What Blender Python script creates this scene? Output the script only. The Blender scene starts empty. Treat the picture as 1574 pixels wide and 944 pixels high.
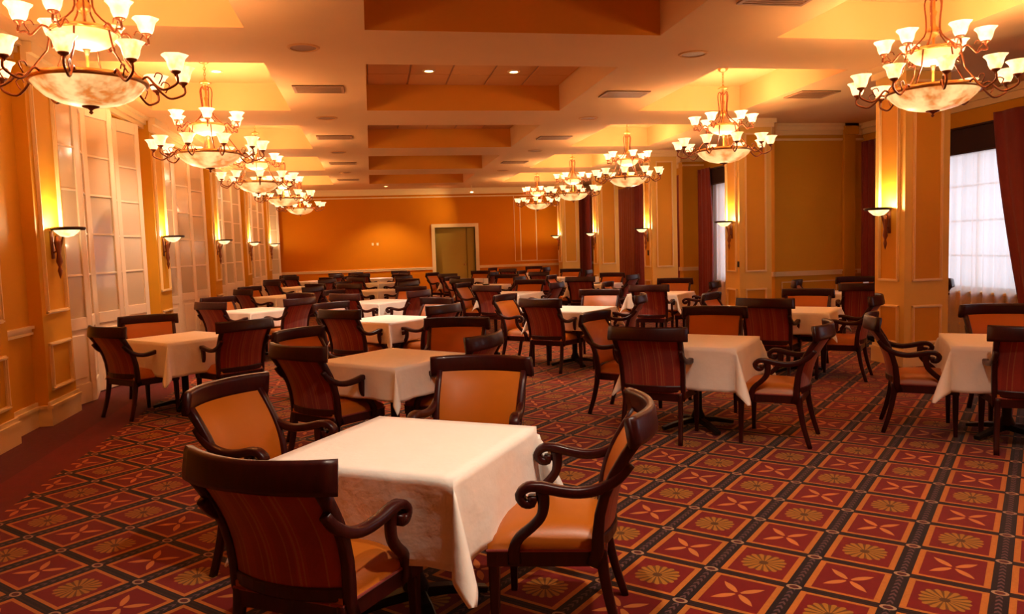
import bpy, bmesh, math, random
from mathutils import Vector, Matrix
PI = math.pi
rnd = random.Random(7)
sc = bpy.context.scene
COL = sc.collection

# ------------------------------------------------------------------ camera
F, PIT, ROL, YAW = 1178.9, .0785, .0313, .1785
cam_d = bpy.data.cameras.new('camera'); cam = bpy.data.objects.new('camera', cam_d); COL.objects.link(cam)
cam_d.sensor_width = 36.0; cam_d.lens = F / 1574 * 36.0; cam_d.clip_start = .05; cam_d.clip_end = 200
cam.matrix_world = (Matrix.Translation((0, 0, 1.6)) @ Matrix.Rotation(-YAW, 4, 'Z') @
                    Matrix.Rotation(PI / 2 - PIT, 4, 'X') @ Matrix.Rotation(-ROL, 4, 'Z'))
sc.camera = cam
# ------------------------------------------------------------------ world, exposure, daylight
sc.view_settings.view_transform = 'Standard'; sc.view_settings.look = 'None'
sc.view_settings.gamma = 1.0; sc.view_settings.use_curve_mapping = False
sc.view_settings.exposure = 1.4
w = bpy.data.worlds.new('sky'); sc.world = w; w.use_nodes = True
w.node_tree.nodes['Background'].inputs[0].default_value = (.80, .86, 1.0, 1)
w.node_tree.nodes['Background'].inputs[1].default_value = .6
WARM = (1.0, .69, .46)
BULB_W = 2.5        # one bulb in each glass shade
SCONCE_W = 10.0
DOWN_W = 110.0
WIN_W = 6.5
SHADE_E, BOWL_E = .62, .40
TOP_W = 10.0
def lamp(name, kind, loc, power, color=WARM, size=.03, rot=None, spot=None, parent=None, sizey=None):
    d = bpy.data.lights.new(name, kind); d.energy = power; d.color = color
    if kind == 'AREA':
        d.shape = 'RECTANGLE'; d.size = size; d.size_y = sizey or size
    else: d.shadow_soft_size = size
    if spot: d.spot_size, d.spot_blend = spot
    o = bpy.data.objects.new(name, d); COL.objects.link(o); o.location = loc
    if rot: o.rotation_euler = rot
    if parent: o.parent = parent
    return o

# ------------------------------------------------------------------ materials
def mat(name, col, rough=.5, metal=0, coat=0, spec=.5, emit=None, es=1, trans=0, sheen=0, alpha=1):
    m = bpy.data.materials.new(name); m.use_nodes = True
    b = m.node_tree.nodes['Principled BSDF']
    b.inputs['Base Color'].default_value = (*col, 1); b.inputs['Roughness'].default_value = rough
    b.inputs['Metallic'].default_value = metal; b.inputs['Coat Weight'].default_value = coat
    b.inputs['Specular IOR Level'].default_value = spec
    b.inputs['Transmission Weight'].default_value = trans
    b.inputs['Sheen Weight'].default_value = sheen
    b.inputs['Alpha'].default_value = alpha
    if emit:
        b.inputs['Emission Color'].default_value = (*emit, 1); b.inputs['Emission Strength'].default_value = es
    return m
class NT:
    def __init__(s, m): s.t = m.node_tree; s.n = s.t.nodes; s.l = s.t.links; s.b = s.n['Principled BSDF']
    def val(s, sock, v):
        if hasattr(v, 'is_output'): s.l.new(v, sock)
        else: sock.default_value = v
    def m(s, op, a, b=0.0, c=0.0):
        n = s.n.new('ShaderNodeMath'); n.operation = op
        s.val(n.inputs[0], a); s.val(n.inputs[1], b); s.val(n.inputs[2], c); return n.outputs[0]
    def mix(s, f, a, b):
        n = s.n.new('ShaderNodeMix'); n.data_type = 'RGBA'; s.val(n.inputs[0], f)
        for k, v in ((6, a), (7, b)):
            if isinstance(v, tuple): n.inputs[k].default_value = (*v, 1)
            else: s.l.new(v, n.inputs[k])
        return n.outputs[2]
    def xyz(s, coord='Object'):
        t = s.n.new('ShaderNodeTexCoord'); x = s.n.new('ShaderNodeSeparateXYZ'); s.l.new(t.outputs[coord], x.inputs[0])
        return x.outputs[0], x.outputs[1], x.outputs[2], t.outputs[coord]
    def noise(s, scale, detail=3, vec=None, rough=.5):
        n = s.n.new('ShaderNodeTexNoise'); n.inputs['Scale'].default_value = scale; n.inputs['Detail'].default_value = detail
        n.inputs['Roughness'].default_value = rough
        if vec is None: vec = s.xyz()[3]
        s.l.new(vec, n.inputs['Vector']); return n.outputs['Fac']
    def bump(s, h, strength=.2, dist=.01):
        n = s.n.new('ShaderNodeBump'); n.inputs['Strength'].default_value = strength; n.inputs['Distance'].default_value = dist
        s.l.new(h, n.inputs['Height']); s.l.new(n.outputs[0], s.b.inputs['Normal'])
    def base(s, c): s.l.new(c, s.b.inputs['Base Color'])
def stretch(nt, sx, sy, sz):
    t = nt.n.new('ShaderNodeTexCoord'); mp = nt.n.new('ShaderNodeMapping'); nt.l.new(t.outputs['Object'], mp.inputs[0])
    mp.inputs['Scale'].default_value = (sx, sy, sz); return mp.outputs[0]
def mottled(name, c1, c2, scale=2.0, bump=.08, **k):
    m = mat(name, c1, **k); n = NT(m); f = n.noise(scale, 4)
    n.base(n.mix(f, c1, c2)); n.bump(n.noise(scale * 30, 2), bump, .004); return m
M = {}
M['wall'] = mottled('golden_wallpaper', (.74, .36, .020), (.64, .29, .014), 1.5, rough=.7, spec=.2)
M['wall_orange'] = mottled('orange_wallpaper', (.70, .22, .002), (.60, .17, .0015), .7, rough=.75, spec=.12)
M['cream'] = mottled('painted_cream_moulding', (.92, .66, .30), (.88, .62, .27), 3, .03, rough=.45)
M['panel'] = mottled('pillar_panel_paint', (.72, .33, .022), (.66, .29, .016), 2, .04, rough=.6, spec=.25)
M['pillar'] = mottled('pillar_paint', (.84, .52, .12), (.78, .47, .10), 2, .04, rough=.6, spec=.25)
M['ceiling'] = mottled('ceiling_plaster', (.84, .50, .205), (.80, .46, .18), 2, .05, rough=.8, spec=.2)
M['ceiling_panel'] = mottled('ceiling_panel', (.72, .34, .09), (.66, .30, .075), 6, .1, rough=.8)
M['recess'] = mottled('recess_bounce_tint', (.80, .32, .03), (.74, .28, .022), 2, .05, rough=.8, spec=.2)  # orange of light bouncing inside the middle recesses, put into the colour
M['groove'] = mat('panel_grid', (.45, .22, .08), .6)
M['door'] = mottled('white_door_paint', (.90, .70, .46), (.86, .66, .42), 3, .03, rough=.35)
M['pane'] = mat('curtained_door_glass', (.66, .50, .30), .18, coat=.4)
M['metal'] = mat('bronze', (.28, .09, .035), .35, .8)
M['brass'] = mat('aged_brass', (.75, .38, .12), .3, .9)
M['dark_metal'] = mat('dark_bronze_rim', (.05, .02, .012), .4, .6)
M['black'] = mat('black_metal', (.02, .015, .012), .4, .5)
M['vent'] = mat('vent_metal', (.40, .20, .08), .5)
M['vent_dark'] = mat('vent_gap', (.12, .05, .02), .8)
M['white'] = mat('white_china', (.9, .86, .8), .2, coat=.5)
M['drape'] = mottled('red_drapery', (.26, .022, .012), (.18, .013, .008), 6, .1, rough=.75, sheen=.2)
M['drape_gold'] = mottled('orange_drapery', (.32, .07, .012), (.22, .035, .008), 6, .1, rough=.75, sheen=.2)
M['valance'] = mottled('dark_valance', (.018, .002, .002), (.03, .004, .004), 8, .1, rough=.8)
M['glass'] = mat('window_glass', (.9, .95, 1), .02, alpha=.12)
M['beyond'] = mottled('olive_room_beyond', (.42, .27, .02), (.36, .22, .015), 1, rough=.7)
# wood
def wood():
    m = mat('dark_mahogany', (.03, .004, .003), .36, coat=.12, spec=.3); n = NT(m)
    f = n.noise(4, 5, stretch(n, 14, 14, 1.5)); n.base(n.mix(f, (.014, .0012, .0012), (.055, .0045, .0035)))
    n.bump(f, .05, .002); return m
M['wood'] = wood()
def leather():
    m = mat('orange_leather', (.62, .17, .016), .42); n = NT(m)
    f = n.noise(5, 4); n.base(n.mix(f, (.46, .115, .002), (.39, .09, .0015))); n.bump(n.noise(220, 2), .12, .002); return m
M['leather'] = leather()
def stripes():
    m = mat('striped_red_fabric', (.3, .03, .02), .7, sheen=.3); n = NT(m); x, y, z, v = n.xyz()
    # pairs of pale lines repeating across the back
    def line(c, wd): return n.m('LESS_THAN', n.m('ABSOLUTE', n.m('SUBTRACT', x, c)), wd)
    tot = None
    for c, wd in ((-.175, .003), (-.145, .004), (-.06, .003), (-.03, .005), (-.012, .003), (.055, .003), (.09, .005), (.108, .003), (.185, .003)):
        l = line(c, wd); tot = l if tot is None else n.m('MAXIMUM', tot, l)
    broad = n.m('LESS_THAN', n.m('PINGPONG', n.m('ADD', x, 1.0), .055), .022)
    c = n.mix(broad, (.27, .018, .006), (.33, .026, .008))
    c = n.mix(n.m('MULTIPLY', tot, .75), c, (.40, .12, .035))
    f = n.noise(90, 2); c = n.mix(n.m('MULTIPLY', f, .35), c, (.05, .003, .003))
    n.base(c); n.bump(n.noise(300, 2), .15, .002); return m
M['stripes'] = stripes()
def linen():
    m = mat('white_linen', (.93, .86, .77), .75, sheen=.2); n = NT(m)
    f = n.noise(7, 6); n.bump(f, .55, .014); n.base(n.mix(f, (.95, .88, .79), (.90, .82, .72))); return m
M['linen'] = linen()
def sheer():
    m = bpy.data.materials.new('sheer_curtain'); m.use_nodes = True; t = m.node_tree; t.nodes.clear()
    o = t.nodes.new('ShaderNodeOutputMaterial'); a = t.nodes.new('ShaderNodeBsdfTranslucent'); b = t.nodes.new('ShaderNodeBsdfDiffuse')
    c = t.nodes.new('ShaderNodeBsdfTransparent'); m1 = t.nodes.new('ShaderNodeMixShader'); m2 = t.nodes.new('ShaderNodeMixShader')
    a.inputs[0].default_value = (.93, .86, .86, 1); b.inputs[0].default_value = (.9, .78, .62, 1)
    m1.inputs[0].default_value = .30; m2.inputs[0].default_value = .22
    t.links.new(a.outputs[0], m1.inputs[1]); t.links.new(b.outputs[0], m1.inputs[2])
    t.links.new(m1.outputs[0], m2.inputs[1]); t.links.new(c.outputs[0], m2.inputs[2]); t.links.new(m2.outputs[0], o.inputs[0])
    return m
M['sheer'] = sheer()
def glow(name, c1, c2, strength, scale, thr):
    m = mat(name, (.85, .6, .35), .35, emit=c1, es=strength); n = NT(m)
    f = n.noise(scale, 5, rough=.6); r = n.n.new('ShaderNodeMapRange'); r.inputs[1].default_value = thr[0]; r.inputs[2].default_value = thr[1]
    n.l.new(f, r.inputs[0]); n.l.new(n.mix(r.outputs[0], c1, c2), n.b.inputs['Emission Color']); return m
M['shade'] = glow('lit_glass_shade', (1, .80, .42), (1, .55, .15), SHADE_E, 14, (.45, .65))
M['bowl'] = glow('lit_alabaster_bowl', (1, .70, .28), (.62, .17, .025), BOWL_E, 5, (.44, .62))
M['downlight'] = mat('lit_downlight_lens', (1, .9, .7), .4, emit=(1, .85, .55), es=6)
def carpet():
    m = mat('patterned_carpet', (.2, .01, .01), .95, spec=.1, sheen=.15); n = NT(m)
    x, y, z, v = n.xyz(); s = .3927; r2 = math.sqrt(.5)
    OA, OB = -.8173 * 1.6, 1.9555 * 1.6
    A = n.m('MULTIPLY', n.m('SUBTRACT', x, y), r2); B = n.m('MULTIPLY', n.m('ADD', x, y), r2)
    A = n.m('DIVIDE', n.m('SUBTRACT', A, OA), s); B = n.m('DIVIDE', n.m('SUBTRACT', B, OB), s)
    fa = n.m('FLOOR', A); fb = n.m('FLOOR', B)
    u = n.m('SUBTRACT', n.m('SUBTRACT', A, fa), .5); q = n.m('SUBTRACT', n.m('SUBTRACT', B, fb), .5)
    au = n.m('ABSOLUTE', u); aq = n.m('ABSOLUTE', q)
    odd = n.m('GREATER_THAN', n.m('PINGPONG', n.m('ADD', fa, fb), 1.0), .5)
    fine = n.noise(60, 3); fine2 = n.noise(25, 3)
    field = n.mix(fine2, (.19, .003, .0025), (.125, .002, .002))
    tan = n.mix(fine, (.50, .165, .018), (.33, .080, .012))
    # star with four pointed petals towards the corners
    a = n.m('MULTIPLY', n.m('ABSOLUTE', n.m('ADD', u, q)), r2); b = n.m('MULTIPLY', n.m('ABSOLUTE', n.m('SUBTRACT', u, q)), r2)
    hi = n.m('MAXIMUM', a, b); lo = n.m('MINIMUM', a, b)
    wd = n.m('MULTIPLY', n.m('SINE', n.m('MULTIPLY', n.m('DIVIDE', n.m('MINIMUM', hi, .34), .34), PI)), .044)
    star = n.m('MULTIPLY', n.m('LESS_THAN', lo, wd), n.m('GREATER_THAN', hi, .035))
    # rounded medallion of radiating petals
    r = n.m('POWER', n.m('ADD', n.m('POWER', au, 2.6), n.m('POWER', aq, 2.6)), 1 / 2.6)
    ph = n.m('ARCTAN2', q, u); pet = n.m('COSINE', n.m('MULTIPLY', ph, 16.0))
    med = n.m('LESS_THAN', r, n.m('ADD', .25, n.m('MULTIPLY', pet, .014)))
    gold = n.mix(n.m('MULTIPLY', n.m('GREATER_THAN', pet, -.35), .9), (.10, .03, .003), (.40, .155, .012))
    gold = n.mix(n.m('LESS_THAN', r, .055), gold, (.05, .015, .004))
    gold = n.mix(n.m('MULTIPLY', fine, .5), gold, (.20, .065, .006))
    c = n.mix(n.m('MULTIPLY', star, n.m('SUBTRACT', 1.0, odd)), field, (.50, .15, .03))
    c = n.mix(n.m('MULTIPLY', med, odd), c, gold)
    # tan frame
    fr = n.m('MAXIMUM', n.m('GREATER_THAN', au, .335), n.m('GREATER_THAN', aq, .39))
    c = n.mix(fr, c, tan)
    # dark bands: a wide one and a narrow one
    du = n.m('SUBTRACT', .5, au); dq = n.m('SUBTRACT', .5, aq)
    w1 = n.m('LESS_THAN', du, .095); w2 = n.m('LESS_THAN', dq, .062)
    band = n.m('MAXIMUM', w1, w2)
    dark = n.mix(fine, (.006, .0015, .002), (.014, .003, .003))
    c = n.mix(band, c, dark)
    braid = n.m('GREATER_THAN', n.m('SINE', n.m('MULTIPLY', n.m('ADD', n.m('MULTIPLY', B, 60.0), n.m('MULTIPLY', du, 90.0)), 1.0)), .1)
    brm = n.m('MULTIPLY', braid, n.m('LESS_THAN', du, .034))
    c = n.mix(n.m('MULTIPLY', brm, .8), c, (.12, .05, .05))
    edge = n.m('MULTIPLY', n.m('LESS_THAN', n.m('ABSOLUTE', n.m('SUBTRACT', dq, .03)), .010), n.m('GREATER_THAN', du, .1))
    c = n.mix(n.m('MULTIPLY', edge, .6), c, (.05, .012, .006))
    e = n.m('ADD', n.m('POWER', n.m('DIVIDE', du, .088), 2.0), n.m('POWER', n.m('DIVIDE', dq, .062), 2.0))
    c = n.mix(n.m('LESS_THAN', e, 1.0), c, (.34, .19, .10)); c = n.mix(n.m('LESS_THAN', e, .38), c, (.08, .008, .006))
    # plain red runner along the left wall
    run = n.m('LESS_THAN', x, -2.40)
    rc = n.mix(fine2, (.12, .0025, .003), (.08, .002, .002))
    strip = n.m('GREATER_THAN', x, -2.72); rc = n.mix(n.m('MULTIPLY', strip, .7), rc, n.mix(n.noise(14, 3), (.22, .008, .008), (.11, .003, .004)))
    dx = n.m('PINGPONG', n.m('MULTIPLY', x, 1.0), .055); dy = n.m('PINGPONG', y, .055)
    dots = n.m('MULTIPLY', n.m('LESS_THAN', n.m('ADD', dx, dy), .016), n.m('LESS_THAN', x, -2.78))
    rc = n.mix(n.m('MULTIPLY', dots, .5), rc, (.15, .02, .018))
    c = n.mix(run, c, rc)
    n.base(c); n.bump(n.noise(400, 2), .3, .004); return m
M['carpet'] = carpet()

# ------------------------------------------------------------------ mesh helpers
def obj(name, bm, m, parent=None, smooth=False):
    me = bpy.data.meshes.new(name); bm.normal_update(); bm.to_mesh(me); bm.free()
    if smooth:
        for p in me.polygons: p.use_smooth = True
    me.materials.append(M[m] if isinstance(m, str) else m)
    o = bpy.data.objects.new(name, me); COL.objects.link(o)
    if parent: o.parent = parent
    return o
def B(): return bmesh.new()
def box(bm, x0, x1, y0, y1, z0, z1):
    v = [bm.verts.new(p) for p in ((x0,y0,z0),(x1,y0,z0),(x1,y1,z0),(x0,y1,z0),(x0,y0,z1),(x1,y0,z1),(x1,y1,z1),(x0,y1,z1))]
    for f in ((0,3,2,1),(4,5,6,7),(0,1,5,4),(1,2,6,5),(2,3,7,6),(3,0,4,7)): bm.faces.new([v[i] for i in f])
    return v
def bbox(bm, x0, x1, y0, y1, z0, z1, r=.006):
    "box with chamfered edges"
    t = bmesh.new(); box(t, x0, x1, y0, y1, z0, z1)
    bmesh.ops.bevel(t, geom=t.edges[:], offset=r, segments=1, affect='EDGES')
    me = bpy.data.meshes.new('t'); t.to_mesh(me); t.free(); bm.from_mesh(me); bpy.data.meshes.remove(me)
def quad(bm, *ps): bm.faces.new([bm.verts.new(p) for p in ps])
def lathe(bm, prof, c=(0, 0, 0), seg=24, wave=None):
    rings = []
    for r, z in prof:
        ring = []
        for k in range(seg):
            a = 2 * PI * k / seg; rr, zz = (r, z) if wave is None else wave(r, z, a)
            ring.append(bm.verts.new((c[0] + rr * math.cos(a), c[1] + rr * math.sin(a), c[2] + zz)))
        rings.append(ring)
    for a, b in zip(rings, rings[1:]):
        for k in range(seg):
            bm.faces.new((a[k], a[(k + 1) % seg], b[(k + 1) % seg], b[k]))
    for ring, fl in ((rings[0], True), (rings[-1], False)):
        pass
    return rings
def solid_lathe(bm, prof, c=(0, 0, 0), seg=20):
    rings = lathe(bm, prof, c, seg)
    bm.faces.new(rings[0][::-1]); bm.faces.new(rings[-1])
def tube(bm, pts, r, seg=8, cap=True):
    pts = [Vector(p) for p in pts]; rs = r if isinstance(r, (list, tuple)) else [r] * len(pts); rings = []
    up = None
    for i, p in enumerate(pts):
        t = (pts[min(i + 1, len(pts) - 1)] - pts[max(i - 1, 0)]).normalized()
        if up is None: up = Vector((0, 0, 1)) if abs(t.z) < .9 else Vector((1, 0, 0))
        s = t.cross(up).normalized(); up = s.cross(t).normalized()
        rings.append([bm.verts.new(p + (s * math.cos(2 * PI * k / seg) + up * math.sin(2 * PI * k / seg)) * rs[i]) for k in range(seg)])
    for a, b in zip(rings, rings[1:]):
        for k in range(seg): bm.faces.new((a[k], b[k], b[(k + 1) % seg], a[(k + 1) % seg]))
    if cap: bm.faces.new(rings[0]); bm.faces.new(rings[-1][::-1])
def sweep(bm, pts, side, ws, ds, ch=.25):
    "octagonal chamfered bar along pts; side = width axis"
    pts = [Vector(p) for p in pts]; side = Vector(side); n = len(pts)
    ws = ws if isinstance(ws, (list, tuple)) else [ws] * n; ds = ds if isinstance(ds, (list, tuple)) else [ds] * n
    rings = []
    for i, p in enumerate(pts):
        t = (pts[min(i + 1, n - 1)] - pts[max(i - 1, 0)]).normalized()
        nn = t.cross(side).normalized(); s = nn.cross(t).normalized(); w_, d = ws[i] / 2, ds[i] / 2; c = ch
        sec = [(w_, d*(1-c)), (w_*(1-c), d), (-w_*(1-c), d), (-w_, d*(1-c)), (-w_, -d*(1-c)), (-w_*(1-c), -d), (w_*(1-c), -d), (w_, -d*(1-c))]
        rings.append([bm.verts.new(p + s * a + nn * b) for a, b in sec])
    for a, b in zip(rings, rings[1:]):
        for k in range(8): bm.faces.new((a[k], a[(k + 1) % 8], b[(k + 1) % 8], b[k]))
    bm.faces.new(rings[0][::-1]); bm.faces.new(rings[-1])
def smooth_path(pts, sub=4):
    P = [Vector(p) for p in pts]; out = []
    for i in range(len(P) - 1):
        p0 = P[max(i - 1, 0)]; p1 = P[i]; p2 = P[i + 1]; p3 = P[min(i + 2, len(P) - 1)]
        for k in range(sub):
            t = k / sub
            out.append(.5 * ((2 * p1) + (p2 - p0) * t + (2 * p0 - 5 * p1 + 4 * p2 - p3) * t * t + (3 * p1 - p0 - 3 * p2 + p3) * t ** 3))
    out.append(P[-1]); return out
def tag(o, label=None, cat=None, group=None, kind=None):
    if label: o['label'] = label
    if cat: o['category'] = cat
    if group: o['group'] = group
    if kind: o['kind'] = kind
    return o
def thing(name, label, cat, loc=(0, 0, 0), rz=0, group=None):
    o = bpy.data.objects.new(name, None); COL.objects.link(o); o.empty_display_size = .1
    o.location = loc; o.rotation_euler = (0, 0, rz); return tag(o, label, cat, group)
def empty_struct(name, loc=(0, 0, 0), rz=0):
    o = bpy.data.objects.new(name, None); COL.objects.link(o); o.location = loc; o.rotation_euler = (0, 0, rz); o['kind'] = 'structure'; return o
def struct(name, bm, m, parent=None):
    o = obj(name, bm, m, parent)
    if not parent: o['kind'] = 'structure'
    return o
def dup(root, loc, rz, label=None, group=None):
    r = root.copy(); COL.objects.link(r); r.location = loc; r.rotation_euler = (0, 0, rz)
    if label: r['label'] = label
    if group: r['group'] = group
    for ch in list(root.children):
        c = ch.copy(); COL.objects.link(c); c.parent = r
        for g in list(ch.children):
            d = g.copy(); COL.objects.link(d); d.parent = c
    return r

# ------------------------------------------------------------------ structure
H = 3.66; HC = 4.05; Y0, Y1 = -4.2, 26.5; XL = -3.27; XR = 7.80; XR1 = 9.05; YW = 13.0
PER = 4.195
CX = [(-2.93, -1.05), (.03, 2.94), (4.20, 5.92)]
CY = [(4.60 + PER * n, 7.46 + PER * n) for n in range(-2, 5)]
bm = B(); quad(bm, (XL - 1.2, Y0, 0), (XR1 + .2, Y0, 0), (XR1 + .2, Y1 + 2.5, 0), (XL - 1.2, Y1 + 2.5, 0)); struct('floor', bm, 'carpet')
xs = sorted({XL - .3, XR1 + .2, *[v for c in CX for v in c]}); ys = sorted({Y0, Y1, *[v for c in CY for v in c]})
bm = B(); bmr = B()
for i in range(len(xs) - 1):
    for j in range(len(ys) - 1):
        xa, xb, ya, yb = xs[i], xs[i + 1], ys[j], ys[j + 1]
        if any(abs(c[0] - xa) < 1e-6 for c in CX) and any(abs(c[0] - ya) < 1e-6 for c in CY):
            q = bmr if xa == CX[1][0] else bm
            quad(q, (xa, ya, HC), (xa, yb, HC), (xb, yb, HC), (xb, ya, HC))
            quad(q, (xa, ya, H), (xa, yb, H), (xa, yb, HC), (xa, ya, HC)); quad(bm, (xb, yb, H), (xb, ya, H), (xb, ya, HC), (xb, yb, HC))
            quad(q, (xb, ya, H), (xa, ya, H), (xa, ya, HC), (xb, ya, HC)); quad(q, (xa, yb, H), (xb, yb, H), (xb, yb, HC), (xa, yb, HC))
        else: quad(bm, (xa, ya, H), (xa, yb, H), (xb, yb, H), (xb, ya, H))
ceil = struct('ceiling', bm, 'ceiling'); obj('recess_lining', bmr, 'recess', ceil)
# lay-in panels of the middle recesses
for n, (ya, yb) in enumerate(CY[2:6]):
    bm = B(); box(bm, .05, 2.92, ya + .02, yb - .02, HC - .008, HC - .003); obj('panel_grid', bm, 'groove', ceil)
    nx, ny = 5, 4; dx, dy = 2.87 / nx, (yb - ya - .04) / ny
    me = None
    for i in range(nx):
        for j in range(ny):
            if me is None:
                bm = B(); bbox(bm, -dx / 2 + .012, dx / 2 - .012, -dy / 2 + .012, dy / 2 - .012, -.012, 0, .004)
                o = obj('ceiling_panel', bm, 'ceiling_panel', ceil); me = o.data
            else:
                o = bpy.data.objects.new('ceiling_panel', me); COL.objects.link(o); o.parent = ceil
            o.location = (.05 + dx * (i + .5), ya + .02 + dy * (j + .5), HC - .008)
def wallbox(name, x0, x1, y0, y1, z0=0, z1=H, m='wall', parent=None):
    bm = B(); box(bm, x0, x1, y0, y1, z0, z1); return struct(name, bm, m, parent)
# frames of moulding on a face. axis 'x': face at x=pos looking along s; spans y
def mould(bm, axis, pos, s, a0, a1, z0, z1, w=.035, d=.018):
    def bar(a, b, c, e):
        if axis == 'x': box(bm, min(pos, pos + s * d), max(pos, pos + s * d), a, b, c, e); box(bm, min(pos, pos + s * d * 1.7), max(pos, pos + s * d * 1.7), a + (w * .3 if b - a < .1 else 0), b - (w * .3 if b - a < .1 else 0), c + (w * .3 if e - c < .1 else 0), e - (w * .3 if e - c < .1 else 0))
        else: box(bm, a, b, min(pos, pos + s * d), max(pos, pos + s * d), c, e); box(bm, a + (w * .3 if b - a < .1 else 0), b - (w * .3 if b - a < .1 else 0), min(pos, pos + s * d * 1.7), max(pos, pos + s * d * 1.7), c + (w * .3 if e - c < .1 else 0), e - (w * .3 if e - c < .1 else 0))
    bar(a0, a1, z0, z0 + w); bar(a0, a1, z1 - w, z1); bar(a0, a0 + w, z0 + w, z1 - w); bar(a1 - w, a1, z0 + w, z1 - w)
def rail(bm, axis, pos, s, a0, a1, prof):
    "stepped profile: list of (z0,z1,depth)"
    for z0, z1, d in prof:
        if axis == 'x': box(bm, min(pos, pos + s * d), max(pos, pos + s * d), a0, a1, z0, z1)
        else: box(bm, a0, a1, min(pos, pos + s * d), max(pos, pos + s * d), z0, z1)
CHAIRRAIL = [(.90, .925, .03), (.925, .955, .018), (.955, .985, .045)]
BASE = [(0, .17, .03), (.17, .20, .045), (.20, .235, .022)]
CROWN = [(H - .30, H - .26, .03), (H - .20, H - .12, .05), (H - .12, H - .05, .09), (H - .05, H, .13)]

# --- left wall: piers with sconces, folding glazed doors between them
LP = [8.42 + PER * n for n in range(-2, 5)]
XP = -3.15
wl = wallbox('wall_left', XL - .25, XL, Y0, LP[2] - .35, 0, H)
bm = B(); rail(bm, 'x', XL, 1, Y0, LP[2] - .35, CHAIRRAIL); obj('chair_rail', bm, 'cream', wl)
bm = B(); rail(bm, 'x', XL, 1, Y0, LP[2] - .35, BASE); struct('baseboard_left', bm, 'cream')
bm = B(); rail(bm, 'x', XL, 1, Y0, Y1, [(H - .16, H - .10, .05), (H - .10, H - .04, .09), (H - .04, H, .14)]); struct('trim_1', bm, 'cream')
wallbox('wall_left_header', XL - .25, XL, LP[2] - .35, Y1, 3.49, H)
wallbox('wall_left_outer', -4.45, -4.35, LP[2] - .5, Y1, 0, H, 'cream')
def pier(y0, y1):
    p = wallbox('wall_left_pier', XL - .25, XP, y0, y1)
    bm = B(); mould(bm, 'x', XP, 1, y0 + .09, y1 - .09, 1.08, 3.35); mould(bm, 'x', XP, 1, y0 + .09, y1 - .09, .33, .80); obj('panel_moulding', bm, 'cream', p)
    bm = B(); rail(bm, 'x', XP, 1, y0 - .03, y1 + .03, BASE); box(bm, XL, XP, y0 - .03, y0, 0, .17); box(bm, XL, XP, y1, y1 + .03, 0, .17); box(bm, XL, XP, y0 - .045, y0, .17, .2); obj('plinth', bm, 'cream', p)
    bm = B(); rail(bm, 'x', XP, 1, y0 - .03, y1 + .03, [(H - .2, H - .1, .05), (H - .1, H, .1)]); obj('capital', bm, 'cream', p)
for y in LP: pier(y - .35, y + .35)
pier(6.63, 7.33)
def make_leaf():
    "glazed door leaf, width .56 along +x, hinge at origin"
    r = bpy.data.objects.new('door_leaf', None)
    COL.objects.link(r); W_, Z1 = .60, 3.46; bm = B()
    st = .085
    bbox(bm, 0, st, -.02, .02, 0, Z1, .004); bbox(bm, W_ - st, W_, -.02, .02, 0, Z1, .004)
    bbox(bm, st, W_ - st, -.02, .02, 0, .22, .004); bbox(bm, st, W_ - st, -.02, .02, .82, .95, .004); bbox(bm, st, W_ - st, -.02, .02, Z1 - .16, Z1, .004)
    bbox(bm, st, W_ - st, -.008, .008, .22, .82, .003); bbox(bm, st + .05, W_ - st - .05, -.016, .016, .28, .76, .006)
    zs = [.95 + (Z1 - .16 - .95) * k / 5 for k in range(6)]
    for z in zs[1:-1]: bbox(bm, st, W_ - st, -.014, .014, z - .012, z + .012, .003)
    fr = obj('frame', bm, 'door', r)
    for a, b in zip(zs, zs[1:]):
        bm = B(); box(bm, st - .004, W_ - st + .004, -.003, .003, a + .004, b - .004); obj('pane', bm, 'pane', r)
    return r
leaf0 = make_leaf(); first = True
def put_leaf(p, a, b):
    global first
    ang = math.atan2(b[1] - a[1], b[0] - a[0])
    if first:
        L = leaf0; first = False
    else:
        L = leaf0.copy(); COL.objects.link(L)
        for c in leaf0.children:
            d = c.copy(); COL.objects.link(d); d.parent = L
    L.location = (a[0], a[1], .012); L.rotation_euler = (0, 0, ang); L.parent = p
for n, (ya, yb) in enumerate([(LP[k] + .36, LP[k + 1] - .36) for k in range(2, 6)] + [(LP[6] + .36, Y1 - .02)]):
    d = empty_struct('door_%d' % (n + 1), (0, 0, 0)); d['label'] = 'folding white glazed doors in left bay number %d from the camera' % (n + 1)
    k = max(2, int(round((yb - ya) / .58 / 2)) * 2)
    step = (yb - ya) / k; dxx = math.sqrt(max(.6 ** 2 - step ** 2, .01))
    pts = [(-3.32 + (dxx if i % 2 else 0), ya + step * i) for i in range(k + 1)]
    for a, b in zip(pts, pts[1:]): put_leaf(d, a, b)
    if n == 0:   # the first leaf stands open across the bay end
        pass

# --- back wall with door opening
DX0, DX1, DZ = 2.17, 3.56, 2.33
wb = wallbox('wall_back', XL - .2, DX0, Y1, Y1 + .2, 0, H, 'wall_orange')
wallbox('wall_back', DX1, XR1, Y1, Y1 + .2, 0, H, 'wall_orange'); wallbox('wall_back', DX0, DX1, Y1, Y1 + .2, DZ, H, 'wall_orange')
bm = B(); rail(bm, 'y', Y1, -1, XL, DX0 - .12, CHAIRRAIL + BASE); rail(bm, 'y', Y1, -1, DX1 + .12, XR, CHAIRRAIL + BASE); struct('baseboard_back', bm, 'cream')
bm = B(); rail(bm, 'y', Y1, -1, XL, XR, CROWN); struct('trim_2', bm, 'cream')
bm = B(); mould(bm, 'y', Y1, -1, 5.15, 5.75, 1.08, 3.3); mould(bm, 'y', Y1, -1, 4.95, XR - .2, 1.08, 3.38, .02, .01); obj('panel_moulding', bm, 'cream', wb)
bm = B()
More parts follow.
